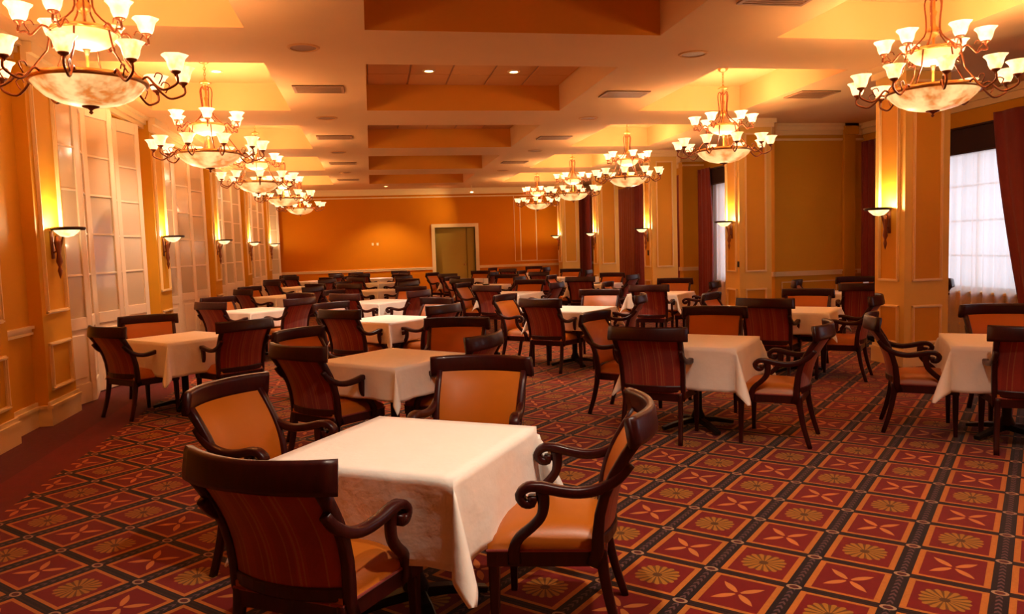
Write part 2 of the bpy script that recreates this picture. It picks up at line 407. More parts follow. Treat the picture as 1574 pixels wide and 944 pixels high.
for a, b, c, e in ((DX0 - .12, DX0, 0, DZ + .12), (DX1, DX1 + .12, 0, DZ + .12), (DX0, DX1, DZ, DZ + .12)): box(bm, a, b, Y1 - .05, Y1 + .22, c, e)
fr = struct('door_6', bm, 'cream'); fr['label'] = 'cream framed doorway in the far end wall'
bm = B(); bbox(bm, DX0 + .02, DX1 - .30, Y1 + .14, Y1 + .19, .01, DZ - .01, .004)
lf = obj('door_panel', bm, 'beyond', fr)
bm = B(); bbox(bm, DX1 - .27, DX1 - .03, Y1 + .13, Y1 + .18, .01, DZ - .01, .004); obj('door_panel', bm, 'beyond', fr)
bm = B(); solid_lathe(bm, [(.012, 0), (.03, .03), (.03, .06), (.005, .075)], (DX1 - .38, Y1 + .10, 1.0)); obj('door_handle', bm, 'brass', lf)
for dx in (0, .16):
    bm = B(); bbox(bm, .02 + dx, .09 + dx, Y1 - .015, Y1, 1.78, 1.87, .004)
    tag(obj('wall_plate', bm, 'cream'), 'small cream plate on the far orange wall, %s of two' % ('right' if dx else 'left'), 'plate', 'plates on the far wall')
wallbox('wall_beyond', DX0 - .5, DX1 + .5, Y1 + .5, Y1 + .6, 0, H, 'beyond')

# --- right side: window walls, wing walls, pillars
def window_wall(name, X, ya, yb, wins, zb=.70, zt=2.86):
    p = struct(name, (lambda b: (box(b, X, X + .25, ya, wins[0][0], 0, H), b)[1])(B()), 'wall')
    bm = B(); prev = None
    for i, (a, b) in enumerate(wins):
        box(bm, X, X + .25, a, b, 0, zb); box(bm, X, X + .25, a, b, zt, H)
        nx = wins[i + 1][0] if i + 1 < len(wins) else yb
        box(bm, X, X + .25, b, nx, 0, H)
    obj('wall_section', bm, 'wall', p); return p
wn = 0
def window(X, a, b, zb=.70, zt=2.86, horiz=4):
    global wn; wn += 1
    e = empty_struct('window_%d' % wn)
    bm = B(); w_ = .06
    for (y0, y1, z0, z1) in ((a, a + w_, zb, zt), (b - w_, b, zb, zt), (a + w_, b - w_, zb, zb + w_), (a + w_, b - w_, zt - w_, zt)):
        box(bm, X + .08, X + .15, y0, y1, z0, z1)
    obj('window_frame', bm, 'door', e)
    bm = B(); nv = 3
    for k in range(1, nv): y = a + (b - a) * k / nv; box(bm, X + .10, X + .13, y - .015, y + .015, zb + w_, zt - w_)
    for k in range(1, horiz): z = zb + (zt - zb) * k / horiz; box(bm, X + .102, X + .128, a + w_, b - w_, z - .015, z + .015)
    obj('muntin', bm, 'door', e)
    for i in range(nv):
        for k in range(horiz):
            bm = B(); y0 = a + (b - a) * i / nv; y1 = a + (b - a) * (i + 1) / nv; z0 = zb + (zt - zb) * k / horiz; z1 = zb + (zt - zb) * (k + 1) / horiz
            box(bm, X + .112, X + .118, y0 + .01, y1 - .01, z0 + .01, z1 - .01); obj('pane', bm, 'glass', e)
    bm = B(); bbox(bm, X - .05, X + .1, a - .05, b + .05, zb - .04, zb, .008); obj('window_sill', bm, 'cream', e)
    lamp('window_daylight', 'AREA', (X + .6, (a + b) / 2, (zb + zt) / 2), WIN_W, (.90, .90, 1.0), zt - zb, (0, PI / 2, 0), sizey=b - a)
    return e
def cloth_wave(bm, X, y0, y1, z0, z1, n, amp, nf, shape=None, nz=14, seed=0):
    r = random.Random(seed); ph = [r.uniform(0, 6) for _ in range(3)]; rows = []
    for j in range(nz + 1):
        t = j / nz; z = z1 + (z0 - z1) * t; row = []
        a, b = (y0, y1) if shape is None else shape(t)
        for i in range(n + 1):
            u = i / n; k = .6 + .4 * t
            dx = amp * k * (math.sin(u * nf * 2 * PI + ph[0] + .4 * math.sin(t * 3 + ph[1])) + .35 * math.sin(u * nf * 4.3 * PI + ph[2]))
            row.append(bm.verts.new((X + dx, a + (b - a) * u, z)))
        rows.append(row)
    for a, b in zip(rows, rows[1:]):
        for i in range(n): bm.faces.new((a[i], b[i], b[i + 1], a[i + 1]))
def sheer_curtain(X, a, b, label, zt=3.0, zb=.03):
    bm = B(); cloth_wave(bm, X, a, b, zb, zt, 140, .038, (b - a) * 4.5, seed=int(a * 10)); tag(obj('sheer_curtain', bm, 'sheer', smooth=True), label, 'curtain', 'sheer curtains')
def drape(X, shape, label, m='drape', zt=3.25, zb=.03, nf=6, amp=.035, n=70):
    bm = B(); cloth_wave(bm, X, 0, 1, zb, zt, n, amp, nf, shape, 20, seed=int(X * 7) + len(label)); o = obj('window_drape', bm, m, smooth=True)
    md = o.modifiers.new('thick', 'SOLIDIFY'); md.thickness = .008
    tag(o, label, 'curtain', 'heavy drapes'); return o
def valance(X, a, b, label, z0=2.80, z1=3.17):
    t = thing('valance', label, 'valance', (X, (a + b) / 2, z0), 0, 'valances'); h = (b - a) / 2
    bm = B(); bbox(bm, -.16, -.12, -h, h, 0, z1 - z0, .01); bbox(bm, -.12, 0, -h, -h + .03, 0, z1 - z0, .005); bbox(bm, -.12, 0, h - .03, h, 0, z1 - z0, .005); obj('board', bm, 'valance', t)
    bm = B(); bbox(bm, -.175, 0, -h - .01, h + .01, z1 - z0, z1 - z0 + .03, .006); bbox(bm, -.17, -.12, -h - .01, h + .01, -.012, .012, .005); obj('trim', bm, 'wood', t)
# near alcove window wall (x = 9.05)
wr = window_wall('wall_right', XR1, Y0, YW, [(2.3, 4.9), (8.75, 11.15)])
window(XR1, 8.75, 11.15); window(XR1, 2.3, 4.9)  # the nearer window is unseen, added for daylight on the foreground table
sheer_curtain(XR1 - .07, 8.5, 11.3, 'white sheer curtain glowing with daylight in the near right window')
valance(XR1, 8.55, 11.45, 'dark maroon valance above the bright near right window')
drape(XR1 - .20, lambda t: (7.2, 9.72 - .62 * t ** 1.3), 'red drape slanting across the right edge of the near window', zt=3.30)
drape(XR1 - .20, lambda t: (12.15 - .1 * t, 12.75), 'dark red drape in the alcove corner behind the nearest pillar', zt=3.3, nf=4)
# wall x = 7.80 beyond
WINS = [(14.2, 16.45), (18.7, 21.0), (23.3, 24.5)]
wf = window_wall('wall_right_far', XR, YW + .22, Y1, WINS)
for (a, b), nm in zip(WINS, ('second', 'third', 'fourth')):
    window(XR, a, b); sheer_curtain(XR - .07, a - .15, b + .12, 'white sheer curtain in the %s window along the right' % nm)
    valance(XR, a - .3, b + .3, 'dark valance above the %s window along the right' % nm, 2.86, 3.20)
drape(XR - .19, lambda t: (16.42 - .12 * math.sin(t * PI), 17.05), 'dark red drape on the far side of the second window', 'drape', nf=3)
drape(XR - .19, lambda t: (13.3, 13.85), 'dark red drape seen in the gap beside the second pillar', 'drape', nf=4)
drape(XR - .19, lambda t: (17.75, 18.6), 'dark red drape seen in the gap beside the third pillar', 'drape', nf=5)
drape(XR - .22, lambda t: (21.45, 23.2), 'wide orange red pleated drape between the third and fourth pillars', 'drape_gold', nf=9)
drape(XR - .22, lambda t: (20.8, 21.42), 'narrow crimson drape edge beside the third pillar', 'drape', nf=4)
drape(7.2, lambda t: (24.75, 26.40), 'broad plum drape between the fourth and fifth pillars', 'drape', nf=10)
# wing walls facing the camera
def wing(name, x0, x1, y, label=None):
    p = wallbox(name, x0, x1, y, y + .22, 0, H, 'wall')
    bm = B(); rail(bm, 'y', y, -1, x0, x1, CHAIRRAIL + BASE + CROWN); box(bm, x0 - .03, x0, y, y + .22, .9, .985); box(bm, x0 - .05, x0, y, y + .22, H - .2, H); obj('rail_and_crown', bm, 'cream', p); return p
w1 = wing('wall_wing', 7.27, XR1, YW)
bm = B(); bbox(bm, 8.62, 8.86, YW - .07, YW, 0, H, .01); rail(bm, 'y', YW - .07, -1, 8.6, 8.88, BASE + [(H - .2, H, .06), (.92, .97, .02)]); obj('pilaster', bm, 'wall', w1)
bm = B(); mould(bm, 'y', YW, -1, 7.40, 8.52, .33, .80, .02, .01); obj('panel_moulding', bm, 'cream', w1)
wing('wall_wing', 7.27, XR, 17.2)
bm = B(); rail(bm, 'x', XR1, -1, Y0, YW, BASE); struct('baseboard_right', bm, 'cream')
bm = B(); rail(bm, 'x', XR1, -1, Y0, YW, [(H - .2, H - .1, .05), (H - .1, H, .1)]); rail(bm, 'x', XR, -1, YW, Y1, [(H - .2, H - .1, .05), (H - .1, H, .1)]); struct('trim_3', bm, 'cream')
RP = [8.49 + PER * n for n in range(-1, 5)]
for y in RP:
    x0, x1, y0, y1 = 6.28, 6.88, y - .275, y + .275
    p = wallbox('trim_4', x0, x1, y0, y1, 0, H, 'pillar'); p['label'] = 'square panelled pillar %s' % ('nearest to the camera' if abs(y - 8.49) < .1 else 'of the right row')
    bm = B()
    for z0, z1 in ((1.03, 3.42), (.27, .74)):
        mould(bm, 'x', x0, -1, y0 + .09, y1 - .09, z0, z1, .03); mould(bm, 'y', y0, -1, x0 + .10, x1 - .10, z0, z1, .03); mould(bm, 'y', y1, 1, x0 + .10, x1 - .10, z0, z1, .03)
    obj('panel_moulding', bm, 'cream', p)
    for z0, z1 in ((1.06, 3.39), (.30, .71)):
        bm = B(); box(bm, x0 - .004, x0, y0 + .12, y1 - .12, z0, z1); obj('panel', bm, 'panel', p)
        bm = B(); box(bm, x0 + .13, x1 - .13, y0 - .004, y0, z0, z1); obj('panel', bm, 'panel', p)
    bm = B()
    for z0, z1, d in BASE + [(H - .14, H - .07, .04), (H - .07, H, .07)]: box(bm, x0 - d, x1 + d, y0 - d, y1 + d, z0, z1)
    obj('plinth', bm, 'cream', p)
# room end behind the camera
wallbox('wall_front', XL - .25, XR1 + .25, Y0 - .2, Y0)

# ------------------------------------------------------------------ ceiling fittings
def vent(x, y, label, wx=.62, wy=.42):
    t = thing('ceiling_vent', label, 'vent', (x, y, H), 0, 'ceiling air vents')
    bm = B(); box(bm, -wx / 2, wx / 2, -wy / 2, wy / 2, -.006, 0); obj('backing', bm, 'vent_dark', t)
    bm = B(); w_ = .035
    for a, b, c, d in ((-wx/2, wx/2, -wy/2, -wy/2+w_), (-wx/2, wx/2, wy/2-w_, wy/2), (-wx/2, -wx/2+w_, -wy/2+w_, wy/2-w_), (wx/2-w_, wx/2, -wy/2+w_, wy/2-w_)): box(bm, a, b, c, d, -.016, -.001)
    obj('frame', bm, 'vent', t)
    for k in range(7):
        y_ = -wy / 2 + w_ + (wy - 2 * w_) * (k + .5) / 7
        bm = B(); box(bm, -wx/2 + w_, wx/2 - w_, y_ - .015, y_ + .012, -.013, -.007); obj('slat', bm, 'vent', t)
def disc(x, y, label):
    t = thing('ceiling_speaker', label, 'speaker', (x, y, H), 0, 'round ceiling speakers')
    bm = B(); solid_lathe(bm, [(.001, -.004), (.13, -.004), (.13, -.002)]); obj('grille', bm, 'vent', t)
    bm = B(); lathe(bm, [(.13, 0), (.13, -.012), (.15, -.012), (.165, 0)]); obj('rim', bm, 'ceiling_panel', t)
ORD = ['nearest', 'second', 'third', 'fourth', 'fifth', 'sixth', 'seventh']
for n in range(4):
    vent(-.56, 10.12 + 4.18 * n * 1.0, '%s dark air vent on the ceiling band left of the middle recesses' % ORD[n])
    disc(-.58, 8.12 + 4.16 * n, '%s round speaker on the ceiling band left of the middle recesses' % ORD[n])
    vent(3.54, 6.2 + 4.15 * n, '%s air vent on the ceiling band right of the middle recesses' % ORD[n])
    disc(3.59, 8.15 + 4.16 * n, '%s round speaker on the ceiling band right of the middle recesses' % ORD[n])
vent(6.35, 10.3, 'dark air vent in the ceiling between the two nearest pillars', .6, .5)
def downlight(x, y, z, label):
    t = thing('downlight', label, 'light', (x, y, z), 0, 'recessed downlights')
    bm = B(); lathe(bm, [(.055, -.002), (.06, -.014), (.085, -.012), (.09, 0)]); obj('rim', bm, 'cream', t)
    bm = B(); solid_lathe(bm, [(.001, -.006), (.055, -.006), (.055, -.003)]); obj('lens', bm, 'downlight', t)
    lamp('downlight_lamp', 'SPOT', (0, 0, -.03), DOWN_W, (1, .80, .62), .05, (0, 0, 0), (math.radians(110), .6), t)
for x in (.88, 2.06):
    downlight(x, 10.70, HC - .02, 'glowing recessed downlight in the second middle recess, on the %s' % ('left' if x < 1 else 'right'))
downlight(-1.92, 10.93, HC, 'glowing recessed downlight above the second left chandelier')
for x in (.88, 2.06): downlight(x, 2.31, HC, 'unseen downlight added to brighten the foreground table, on the %s' % ('left' if x < 1 else 'right'))  # out-of-frame pair, added to brighten the near tabletop
downlight(.55, 25.15, H, 'recessed downlight in the ceiling just before the far wall')
t = thing('ceiling_spotlight', 'small bright spotlight under the ceiling near the far wall', 'light', (3.35, 25.4, H))
bm = B(); tube(bm, [(0, 0, 0), (0, 0, -.10)], .012); solid_lathe(bm, [(.03, -.22), (.06, -.2), (.06, -.12), (.02, -.10)]); obj('housing', bm, 'cream', t)
bm = B(); solid_lathe(bm, [(.001, -.232), (.035, -.232), (.05, -.222)]); obj('lens', bm, 'downlight', t)
lamp('spot_lamp', 'SPOT', (0, -.0, -.26), 40, (1, .74, .42), .04, tuple(Vector((-2.9, 1.1, -1.3)).to_track_quat('-Z', 'Y').to_euler()), (math.radians(100), 1.0), t)

# ------------------------------------------------------------------ chandeliers
def bell(bm, c, s=1.0):
    prof = [(.030, 0), (.052, .012), (.066, .045), (.074, .085), (.088, .115), (.112, .140)]
    wv = lambda r, z, a: (r * s * (1 + (.05 * math.cos(6 * a) if z > .1 else 0)), z * s)
    lathe(bm, prof, c, 18, wv)
    lathe(bm, [(r - .005, z) for r, z in prof[::-1]], c, 18, wv)
def make_chandelier():
    t = thing('chandelier', '', 'chandelier', (0, 0, 2.65))
    up = HC - 2.65
    bm = B(); lathe(bm, [(.02, .055), (.11, .060), (.21, .085), (.29, .125), (.345, .175), (.375, .22)], seg=40); lathe(bm, [(.37, .218), (.28, .13), (.17, .09), (.01, .07)], seg=40); obj('lower_bowl', bm, 'bowl', t, True)
    bm = B(); lathe(bm, [(.37, .212), (.392, .212), (.398, .232), (.39, .25), (.37, .25), (.37, .212)], seg=40); obj('lower_ring', bm, 'brass', t, True)
    bm = B(); solid_lathe(bm, [(.004, 0), (.016, .012), (.008, .025), (.02, .038), (.055, .05), (.06, .06)]); obj('finial', bm, 'metal', t, True)
    bm = B(); lathe(bm, [(.015, .46), (.08, .463), (.15, .49), (.195, .53), (.215, .575)], seg=32); lathe(bm, [(.21, .573), (.14, .50), (.01, .475)], seg=32); obj('upper_bowl', bm, 'bowl', t, True)
    bm = B(); lathe(bm, [(.21, .567), (.227, .567), (.23, .585), (.222, .598), (.21, .598), (.21, .567)], seg=32); obj('upper_ring', bm, 'brass', t, True)
    bm = B(); solid_lathe(bm, [(.004, .41), (.014, .425), (.02, .445), (.03, .46), (.03, .465)]); obj('upper_finial', bm, 'metal', t, True)
    bm = B(); tube(bm, [(0, 0, .07), (0, 0, 1.16)], .012); solid_lathe(bm, [(.012, .70), (.04, .73), (.05, .77), (.02, .81), (.015, .88), (.03, .92), (.012, .95)])
    solid_lathe(bm, [(.01, 1.08), (.07, 1.10), (.075, 1.112), (.012, 1.15)]); obj('stem', bm, 'brass', t, True)
    for k in range(6):   # suspension rods from the upper ring to the lower ring
        a = 2 * PI * (k + .5) / 6; ca, sa = math.cos(a), math.sin(a)
        bm = B(); tube(bm, [(.22 * ca, .22 * sa, .57), (.25 * ca, .25 * sa, .42), (.38 * ca, .38 * sa, .24)], .007, 6); obj('rod', bm, 'metal', t, True)
    for k in range(5):   # leaf loops at the crown
        a = 2 * PI * k / 5; ca, sa = math.cos(a), math.sin(a)
        p = smooth_path([(.02 * ca, .02 * sa, 1.02), (.05 * ca, .05 * sa, 1.06), (.075 * ca, .075 * sa, 1.0), (.06 * ca, .06 * sa, .84), (.075 * ca, .075 * sa, .72), (.20 * ca, .20 * sa, .60)], 3)
        bm = B(); tube(bm, p, .007, 6); obj('crown_strap', bm, 'metal', t, True)
    bm = B()
    z = 1.16; k = 0
    while z < up - .05:
        r = .014; ax = (1, 0) if k % 2 else (0, 1)
        pts = [(ax[0] * r * math.cos(q), ax[1] * r * math.cos(q), z + .022 + .024 * math.sin(q)) for q in [2 * PI * i / 8 for i in range(9)]]
        tube(bm, pts, .0045, 5, False); z += .034; k += 1
    obj('chain', bm, 'brass', t, True)
    bm = B(); solid_lathe(bm, [(.012, up - .07), (.05, up - .05), (.075, up - .02), (.08, up)]); obj('canopy', bm, 'brass', t, True)
    def arm(a, r0, z0, r1, z1, sag, s, tier):
        ca, sa = math.cos(a), math.sin(a); P = lambda r, z: (r * ca, r * sa, z)
        e = obj(tier + '_arm', (lambda b: (tube(b, smooth_path([P(r0, z0), P(r0 + .05, z0 + .025), P(r0 + .10, z0 - .03), P(r0 + .5 * (r1 - r0) + .03, z0 - sag), P(r1 - .03, z0 - sag + .02), P(r1 + .012, z1 - .07), P(r1, z1)], 3), .009, 7),
            tube(b, smooth_path([P(r0 + .13, z0 - .03), P(r0 + .16, z0 + .03), P(r0 + .12, z0 + .05), P(r0 + .10, z0 + .02)], 3), .005, 5),
            solid_lathe(b, [(.008, -.035), (.014, -.02), (.034, -.006), (.036, .004), (.02, .006)], P(r1, z1), 12), b)[-1])(B()), 'metal', t, True)
        bm = B(); bell(bm, P(r1, z1), s); obj('glass_shade', bm, 'shade', e, True)
        lamp('bulb', 'POINT', P(r1, z1 + .07), BULB_W, WARM, .03, parent=e)
    for k in range(10): arm(2 * PI * (k + .5) / 10 + .1, .38, .225, .64, .28, .07, .82, 'lower')
    for k in range(6): arm(2 * PI * (k + .25) / 6 + .1, .215, .575, .40, .61, .05, .82, 'upper')
    lamp('bowl_bulb', 'POINT', (0, 0, .40), TOP_W, WARM, .08, parent=t)
    return t
ch0 = make_chandelier()
CH = [(-1.95, 6.10 + PER * n, 'left', n) for n in range(0, 5)] + [(5.05, 6.25 + PER * n, 'right', n) for n in range(-2, 5)]
for i, (x, y, sd, n) in enumerate(CH):
    lab = ('two-tier alabaster chandelier of the %s row, %s' % (sd, ORD[n] + ' in view from the camera' if n >= 0 else ('just overhead behind the frame' if n == -1 else 'hanging behind the camera')))
    o = ch0 if i == 0 else dup(ch0, (x, y, 2.65), 0, lab, 'two-tier chandeliers')
    if i == 0: o.location = (x, y, 2.65); o['label'] = lab; o['group'] = 'two-tier chandeliers'
    o.rotation_euler = (0, 0, [.0, .35, .1, .5, .22, .4, .05][i % 7])

# ------------------------------------------------------------------ wall sconces
def make_sconce():
    t = thing('wall_sconce', '', 'sconce')      # +x points away from the wall
    bm = B(); bbox(bm, 0, .015, -.035, .035, -.30, -.02, .005); tube(bm, smooth_path([(.01, 0, -.24), (.07, 0, -.20), (.10, 0, -.12), (.115, 0, -.05)], 3), .010, 7)
    solid_lathe(bm, [(.003, -.50), (.014, -.46), (.022, -.42), (.012, -.38), (.030, -.33), (.020, -.25), (.036, -.14), (.024, -.07)], (.06, 0, 0), 10); obj('bracket', bm, 'metal', t, True)
    bm = B(); lathe(bm, [(.012, -.085), (.06, -.075), (.105, -.035), (.125, -.008)], (.150, 0, 0), 20); obj('glass_bowl', bm, 'shade', t, True)
    bm = B(); lathe(bm, [(.122, -.016), (.150, -.016), (.160, .0), (.155, .014), (.126, .014), (.122, -.016)], (.165, 0, 0), 24); obj('rim', bm, 'dark_metal', t, True)
    lamp('sconce_lamp', 'POINT', (.13, 0, .045), SCONCE_W, (1, .78, .50), .03, parent=t)
    return t
s0 = make_sconce(); k = 0
for sd, xs_, ys_, rz in (('left', XP, LP, 0), ('right', 6.28, RP, PI)):
    for y in ys_:
        if y < 7: continue
        vis = [q for q in ys_ if q > 7]; lab = ('torch wall sconce on the %s %s pier, glowing upward' % (sd, ORD[vis.index(y)]) if y > 7 else 'torch wall sconce on the %s side nearer than the frame shows' % sd)
        o = s0 if k == 0 else dup(s0, (0, 0, 0), 0); o.location = (xs_, y, 1.92); o.rotation_euler = (0, 0, rz); o['label'] = lab; o['group'] = 'torch wall sconces'; k += 1
bm = B(); bbox(bm, 6.262, 6.28, 16.82, 16.90, 1.30, 1.42, .004); tag(obj('wall_control', bm, 'black'), 'small dark control box below the sconce on the third right pillar', 'control')
bm = B(); bbox(bm, 6.262, 6.28, 12.42, 12.47, 1.12, 1.22, .004); tag(obj('wall_control', bm, 'black'), 'small dark control on the second right pillar edge', 'control')

# ------------------------------------------------------------------ armchairs
def bow(x, hw, d): return d * (x / hw) ** 2
def make_chair():
    t = thing('armchair', '', 'chair')
    # seat frame
    bm = B(); F_, R_ = .275, .235; yf, yr = .235, -.235; z0, z1 = .335, .395
    out = [(-F_, yf), (F_, yf), (R_, yr), (-R_, yr)]; inn = [(-F_ + .03, yf - .03), (F_ - .03, yf - .03), (R_ - .03, yr + .03), (-R_ + .03, yr + .03)]
    vo = [[bm.verts.new((x, y, z)) for x, y in out] for z in (z0, z1)]; vi = [[bm.verts.new((x, y, z)) for x, y in inn] for z in (z0, z1)]
    for k in range(4):
        j = (k + 1) % 4
        bm.faces.new((vo[0][j], vo[0][k], vo[1][k], vo[1][j])); bm.faces.new((vi[0][k], vi[0][j], vi[1][j], vi[1][k]))
        bm.faces.new((vo[1][k], vi[1][k], vi[1][j], vo[1][j])); bm.faces.new((vo[0][k], vo[0][j], vi[0][j], vi[0][k]))
    obj('seat_frame', bm, 'wood', t)
    # cushion
    bm = B(); n = 10; rows = []
    for j in range(n + 1):
        v_ = j / n; row = []
        for i in range(n + 1):
            u = i / n; y = yr + (yf - yr) * v_; hw = R_ + (F_ - R_) * v_ - .004; x = -hw + 2 * hw * u
            e = (1 - abs(2 * u - 1) ** 4) * (1 - abs(2 * v_ - 1) ** 4)
            row.append(bm.verts.new((x, y * .985, .425 + .062 * e ** .5)))
        rows.append(row)
    for a, b in zip(rows, rows[1:]):
        for i in range(n): bm.faces.new((a[i], a[i + 1], b[i + 1], b[i]))
    ring = rows[0] + [r[-1] for r in rows[1:]] + rows[-1][-2::-1] + [r[0] for r in rows[-2:0:-1]]
    low = [bm.verts.new((v.co.x, v.co.y, .394)) for v in ring]
    for k in range(len(ring)): j = (k + 1) % len(ring); bm.faces.new((ring[j], ring[k], low[k], low[j]))
    bm.faces.new(low)
    seat = obj('seat_cushion', bm, 'leather', t, True)
    bm = B(); tube(bm, [(-F_, yf + .002, .400), (F_, yf + .002, .400), (R_ + .002, yr, .400), (-R_ - .002, yr, .400), (-F_, yf + .002, .400)], .006, 6, False); obj('piping', bm, 'stripes', seat)
    # back: curve in profile
    def yb(z): s = (z - .40) / .46; return -.215 - .165 * s + .055 * math.sin(PI * min(max(s, 0), 1)) * .9
    def ps(z): return .242 + .022 * (z - .4) / .46
    # padded panel, orange towards the sitter
    def panel(name, off, bulge, m, za=.455, zb=.85):
        bm = B(); nx, nz = 10, 10; rows = []
        for j in range(nz + 1):
            z = za + (zb - za) * j / nz; row = []
            for i in range(nx + 1):
                x = (-1 + 2 * i / nx) * (ps(z) - .014); e = ((1 - (2 * i / nx - 1) ** 4) * (1 - (2 * j / nz - 1) ** 6)) ** .5
                row.append(bm.verts.new((x, yb(z) - .045 + bow(x, .25, .06) + off + bulge * e, z)))
            rows.append(row)
        for a, b in zip(rows, rows[1:]):
            for i in range(nx): bm.faces.new((a[i], a[i + 1], b[i + 1], b[i]) if off < 0 else (a[i], b[i], b[i + 1], a[i + 1]))
        obj(name, bm, m, t, True)
    panel('back_cushion', .006, .020, 'leather'); panel('back_cover', -.006, -.006, 'stripes')
    bm = B(); sweep(bm, [(x, yb(.44) - .045 + bow(x, .25, .06), .435) for x in [-.24 + .06 * k for k in range(9)]], (0, 0, 1), .05, .03); obj('lower_back_rail', bm, 'wood', t)
    # posts
    for s in (-1, 1):
        bm = B(); zs = [.34, .40, .47, .55, .63, .71, .79, .85]
        sweep(bm, [(s * ps(z), yb(z) + .012, z) for z in zs], (1, 0, 0), .036, [.05, .05, .046, .042, .04, .04, .042, .045]); obj('back_post', bm, 'wood', t, True)
    # crest rail
    bm = B(); n = 14; pts = []
    for k in range(n + 1):
        x = -.315 + .63 * k / n; pts.append((x, yb(.86) - .050 + bow(x, .315, .095), .885 + .006 * math.cos(x / .315 * PI / 2)))
    sweep(bm, pts, (0, .18, 1), [.105 + .012 * abs(-1 + 2 * k / n) for k in range(n + 1)], .034, .3); obj('crest_rail', bm, 'wood', t, True)
    # arms and their supports
    for s in (-1, 1):
        P = [(s * .258, -.335, .755), (s * .262, -.29, .70), (s * .268, -.22, .658), (s * .275, -.14, .643), (s * .284, -.06, .652), (s * .290, .01, .668), (s * .294, .06, .668), (s * .295, .092, .640), (s * .295, .075, .608), (s * .295, .045, .608), (s * .295, .042, .635)]
        p = smooth_path(P, 3); n_ = len(p); bm = B()
        sweep(bm, p, (1, 0, 0), [.032 + .022 * min(1, i / (n_ * .6)) for i in range(n_)], [.040 if i < n_ * .5 else .036 for i in range(n_)], .35)
        am = obj('arm', bm, 'wood', t, True)
        bm = B(); p = smooth_path([(s * .290, .005, .655), (s * .288, .0, .60), (s * .285, .012, .55), (s * .280, .05, .505), (s * .275, .10, .46), (s * .270, .125, .41), (s * .266, .125, .35)], 3)
        sweep(bm, p, (1, 0, 0), .034, [.050 - .012 * math.sin(PI * i / (len(p) - 1)) for i in range(len(p))], .3); obj('arm_support', bm, 'wood', t, True)
    # legs
    for s in (-1, 1):
        bm = B(); sweep(bm, [(s * .250, .210, .40), (s * .250, .210, .30), (s * .252, .213, .0)], (1, 0, 0), [.045, .042, .028], [.045, .042, .028]); obj('leg', bm, 'wood', t)
        bm = B(); sweep(bm, smooth_path([(s * .225, -.215, .40), (s * .228, -.225, .30), (s * .235, -.255, .15), (s * .243, -.30, .0)], 3), (1, 0, 0), .034, [.048 - .0019 * i for i in range(10)]); obj('leg', bm, 'wood', t, True)
    return t
chair0 = make_chair(); used = [0]
CREST = .425      # crest centre lies this far behind the chair's origin
def put_chair(cx, cy, face, label, group):
    "crest centre at (cx,cy), sitter looks along face (degrees)"
    a = math.radians(face); loc = (cx + CREST * math.cos(a), cy + CREST * math.sin(a), 0); rz = a - PI / 2
    if not used[0]:
        used[0] = 1; o = chair0; o.location = loc; o.rotation_euler = (0, 0, rz); o['label'] = label; o['group'] = group; return o
    return dup(chair0, loc, rz, label, group)

# ------------------------------------------------------------------ tables and cloths
def make_table():
    t = thing('dining_table', '', 'table')
    bm = B(); bbox(bm, -.42, .42, -.42, .42, .71, .742, .008); obj('tabletop', bm, 'wood', t)
    bm = B(); solid_lathe(bm, [(.05, .05), (.06, .10), (.035, .16), (.035, .60), (.06, .66), (.12, .71)]); obj('column', bm, 'black', t, True)
    for k in range(4):
        a = PI / 4 + k * PI / 2; ca, sa = math.cos(a), math.sin(a)
        bm = B(); sweep(bm, [(0, 0, .075), (.15 * ca, .15 * sa, .06), (.33 * ca, .33 * sa, .022)], (-sa, ca, 0), [.07, .06, .05], [.05, .04, .03]); obj('foot', bm, 'black', t)
    return t
def cloth_mesh(drop, seed, twist=0):
    r = random.Random(seed); ph = [r.uniform(0, 6.28) for _ in range(8)]; h = .432; n = 14; k_ = 12
    ax = [-h - drop + drop * i / k_ for i in range(k_)] + [-h + 2 * h * i / n for i in range(n + 1)] + [h + drop * (i + 1) / k_ for i in range(k_)]
    bm = B(); g = []
    for y in ax:
        row = []
        for x in ax:
            ox, oy = max(abs(x) - h, 0), max(abs(y) - h, 0); sx, sy = (1 if x > 0 else -1), (1 if y > 0 else -1)
            if ox == 0 and oy == 0:
                px, py, pz = x, y, 0.0
            elif ox > 0 and oy > 0:
                rr = math.hypot(ox, oy); f = math.atan2(oy, ox); c = math.sin(2 * f)
                rr = min(rr, drop * (1.30 if drop > .3 else 1.4)); fl = .05 + .36 * c ** 1.1
                px = sx * (h + rr * fl * math.cos(f)); py = sy * (h + rr * fl * math.sin(f)); pz = -rr * math.sqrt(max(1 - fl * fl, .1))
            else:
                d = ox + oy; s = y if ox > 0 else x; side = (0 if x > 0 else 1) if ox > 0 else (2 if y > 0 else 3)
                wv = .010 * math.sin(s * 13 + ph[side]) + .008 * math.sin(s * 27 + ph[side + 4])
                fl = .05 * d + wv * (d / drop) * (1 - (abs(s) / h) ** 6)
                if ox > 0: px, py = sx * (h + fl), y
                else: px, py = x, sy * (h + fl)
                pz = -d * .995
            row.append(bm.verts.new((px, py, .752 + pz - .006 * ((ox + oy) > 0))))
        g.append(row)
    for a, b in zip(g, g[1:]):
        for i in range(len(ax) - 1): bm.faces.new((a[i], a[i + 1], b[i + 1], b[i]))
    return bm
table0 = make_table(); tn = [0]
cloth_long = None; cloths = {}
